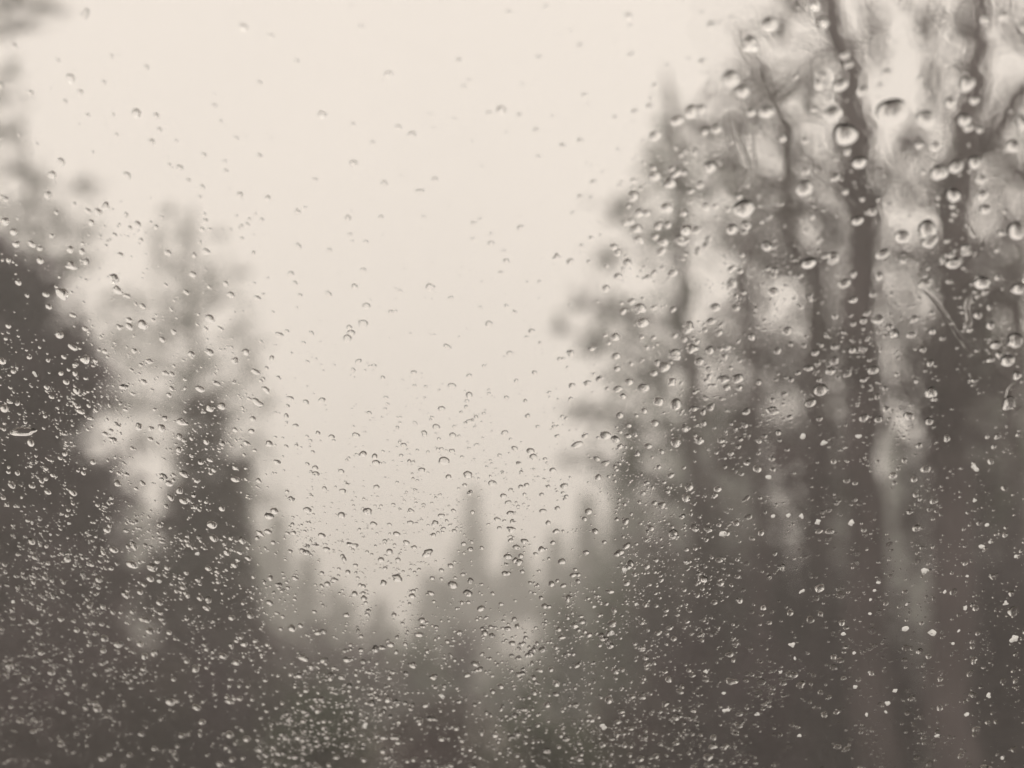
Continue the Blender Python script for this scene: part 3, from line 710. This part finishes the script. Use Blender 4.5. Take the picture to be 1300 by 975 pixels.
COLS = ['the dark left evergreen side', 'the slender hazy tree side', 'the open sky left of centre', 'the open sky right of centre', 'the thin bare trunks', 'the thick paired trunks']
ROWS = ['near the top edge', 'in the upper part', 'at middle height', 'in the lower part', 'near the bottom edge']
ORD = ['widest', 'second widest', 'third widest', 'fourth widest', 'fifth widest', 'sixth widest', 'seventh widest', 'eighth widest', 'ninth widest', 'tenth widest', 'eleventh widest', 'twelfth widest',
       'thirteenth widest', 'fourteenth widest', 'fifteenth widest', 'sixteenth widest', 'seventeenth widest', 'eighteenth widest', 'nineteenth widest', 'twentieth widest', 'twenty first widest', 'twenty second widest',
       'twenty third widest', 'twenty fourth widest', 'twenty fifth widest', 'twenty sixth widest', 'twenty seventh widest', 'twenty eighth widest', 'twenty ninth widest', 'thirtieth widest']
count = {}
for (x, y, d) in singles:
    el = None; ct = None; lp = random.choice((.07, .10, .14, .22)); ang = None; pw = None
    if d > 20 and x < 100: el, ang = 1.9, 0.0                          # the long flat drop at the left edge
    if d > 35: el, ang = 1.15, math.radians(-25)           # the big one between the thick trunks
    if x > 840 and y < 450 and d > 14: pw = random.uniform(2.0, 2.4); lp = .06
    if abs(x - 32) < 3 and abs(y - 544) < 3: el, ang, lp = 3.0, 0.03, .12
    if abs(x - 449) < 3 and abs(y - 688) < 3: lp = .25
    if el is None: el = stretch(x, y, d)
    o, V, F = drop_mesh(x, y, d, RINGS_BIG, 24, el, ct, pw, lp, ang)
    F = drop_faces_out(V, F)
    sm = np.array([True] * (len(F) - 1) + [False])
    ob = mesh_obj('raindrop', V, F, M_WATER, smooth=sm, origin=o)
    cell = (min(5, int(x / 217)), min(4, int(y / 195)))
    i = count.get(cell, 0); count[cell] = i + 1
    shape = 'round' if el < 1.18 else ('oval' if el < 1.5 else 'long')
    tag(ob, '%s raindrop %s, over %s, %s' % (ORD[min(i, 29)], ROWS[cell[1]], COLS[cell[0]], shape), 'raindrop', 'raindrops on the windscreen')

# --- fine drops too many to count
def density(x, y):                                          # drops in 1000 square photo pixels
    if x < 330:
        v = np.interp(y, [-100, 180, 260, 340, 430, 520, 700, 850, 1000], [.6, .9, 3.5, 10, 22, 42, 44, 34, 26])
        if x > 150: v *= np.interp(y, [200, 450, 600], [.6, .75, 1.0])
    elif x < 780:
        v = np.interp(y, [-100, 250, 380, 480, 600, 700, 800, 1000], [.45, .8, 2.4, 6, 17, 36, 58, 56])
    else:
        v = np.interp(y, [-100, 80, 180, 350, 500, 620, 800, 1000], [1.4, 2.4, 6, 13, 28, 42, 42, 34])
        if x > 1000: v *= np.interp(y, [0, 300, 420, 600, 1000], [1.2, .9, .7, .6, .75])
    return float(v)

fine = list(small)
area_n = int(1700 * 1375 / 1000 * 60)
for _ in range(area_n):
    x, y = random.uniform(-200, 1500), random.uniform(-200, 1175)
    cl = max(.08, .62 + 1.5 * noise.noise((x / 34, y / 27, 7.0)) + .8 * noise.noise((x / 130, y / 110, 3.0)))
    if random.uniform(0, 60) < density(x, y) * cl:
        d = random.lognormvariate(math.log(1.75), 0.6)
        if x > 800 and y < 480: d *= 1.55
        if y > 800 and 250 < x < 900: d *= 1.15
        if y < 330 and x < 800: d *= 1.3
        fine.append((x, y, min(d, 9)))
AV, AF, off = [], [], 0
smooth_flags = []
for (x, y, d) in fine:
    big = d > 6.5
    o, V, F = drop_mesh(x, y, d, RINGS_BIG[[0, 2, 4, 6, 8]] if big else (RINGS_SMALL if d > 2.0 else RINGS_SMALL[[0, 2, 4]]), 12 if big else (8 if d > 2.0 else 6), lump=random.choice((.08, .12, .2)))
    F = drop_faces_out(V, F)
    AV.append(V); AF += [tuple(i + off for i in f) for f in F]
    smooth_flags += [True] * (len(F) - 1) + [False]
    off += len(V)
fo = mesh_obj('fine_raindrops', np.concatenate(AV), AF, M_WATER, smooth=np.array(smooth_flags), origin=on_glass(650, 600))
tag(fo, 'countless fine raindrops sprinkled all over the windscreen', 'raindrops', kind='stuff')

# --- white flecks: lumpy translucent caps, open towards the glass
fcount = {}
for (x, y, d) in sorted(flecks, key=lambda t: -t[2]):
    d *= 0.72
    c, V, F = drop_mesh(x, y, d, RINGS_BIG, 28, random.uniform(1.0, 1.6), math.radians(38), 2.0, 0.24)
    wob = np.array([1 + .2 * noise.noise(Vector((p - c) * 1800)) for p in V])
    hh = (V - c).dot(N)
    V = V + N[None] * (hh * (wob - 1))[:, None]
    F = drop_faces_out(V, F)[:-1]
    ob = mesh_obj('white_fleck', V, F, M_FLECK, smooth=True, origin=c)
    cell = (min(5, int(x / 217)), min(4, int(y / 195)))
    i = fcount.get(cell, 0); fcount[cell] = i + 1
    tag(ob, '%s white fleck %s, over %s' % (ORD[min(i, 29)], ROWS[cell[1]], COLS[cell[0]]), 'sleet', 'white flecks on the windscreen')

# --- rivulets running down the wet part of the glass
def rivulet(pts, width, label):
    """pts in photo pixels from the top down; a low ridge of water with a rounded section"""
    P = []
    for i in range(len(pts) - 1):
        for t in np.linspace(0, 1, 7)[:-1]:
            P.append(np.array(pts[i]) * (1 - t) + np.array(pts[i + 1]) * t)
    P.append(np.array(pts[-1], float))
    P = np.array(P)
    for _ in range(2):
        P[1:-1] = (P[:-2] + 2 * P[1:-1] + P[2:]) / 4
    V, F = [], []
    n, seg = len(P), 9
    for i, p in enumerate(P):
        t = P[min(i + 1, n - 1)] - P[max(i - 1, 0)]; t = t / np.linalg.norm(t)
        nn = np.array([-t[1], t[0]])
        f = i / (n - 1)
        w = width * (0.55 + 0.45 * f + .25 * noise.noise((p[0] / 9, p[1] / 9, 3))) * min(1, 0.15 + 5 * min(f, 1 - f))
        for k_ in range(seg):
            u = -1 + 2 * k_ / (seg - 1)
            q = p + nn * u * w
            h = 0.07 * w * 3.1e-4 * (1 - abs(u) ** 2.2) + 2e-6
            V.append(on_glass(*q) + N * (PIT + film_at(*q) + 2e-5 + h))
        for u in (1, -1):
            q = p + nn * u * w
            V.append(on_glass(*q) + N * (PIT + film_at(*q) + 2e-5))
    m = seg + 2
    for i in range(n - 1):
        for k_ in range(seg - 1):
            F.append((i * m + k_, i * m + k_ + 1, (i + 1) * m + k_ + 1, (i + 1) * m + k_))
        F.append((i * m + seg, i * m + seg + 1, (i + 1) * m + seg + 1, (i + 1) * m + seg))
    V = np.array(V)
    if np.cross(V[F[0][1]] - V[F[0][0]], V[F[0][2]] - V[F[0][0]]).dot(N) < 0:
        F = [tuple(f[::-1]) for f in F]
    o = mesh_obj('rivulet', V, F, M_WATER, smooth=True, origin=on_glass(*pts[0]))
    tag(o, label, 'rivulet', 'rivulets on the windscreen')
rivulet([(926, 138), (930, 160), (938, 180), (946, 195), (950, 212), (944, 228), (936, 242)], 5, 'short kinked water trail above a fat drop, over the twisting trunk')
rivulet([(940, 122), (946, 145), (955, 165), (956, 185), (958, 210), (952, 224)], 4, 'thin water trail curving beside the short kinked one')
rivulet([(1168, 362), (1188, 380), (1200, 398), (1213, 420), (1226, 436), (1238, 448)], 5, 'slanting water trail crossing the forked trunk')
rivulet([(1233, 370), (1226, 385), (1230, 405), (1222, 420)], 5, 'short upright water trail right of the forked trunk')
rivulet([(1292, 480), (1280, 490), (1276, 505), (1286, 515), (1296, 510)], 4, 'curled water trail at the right edge')
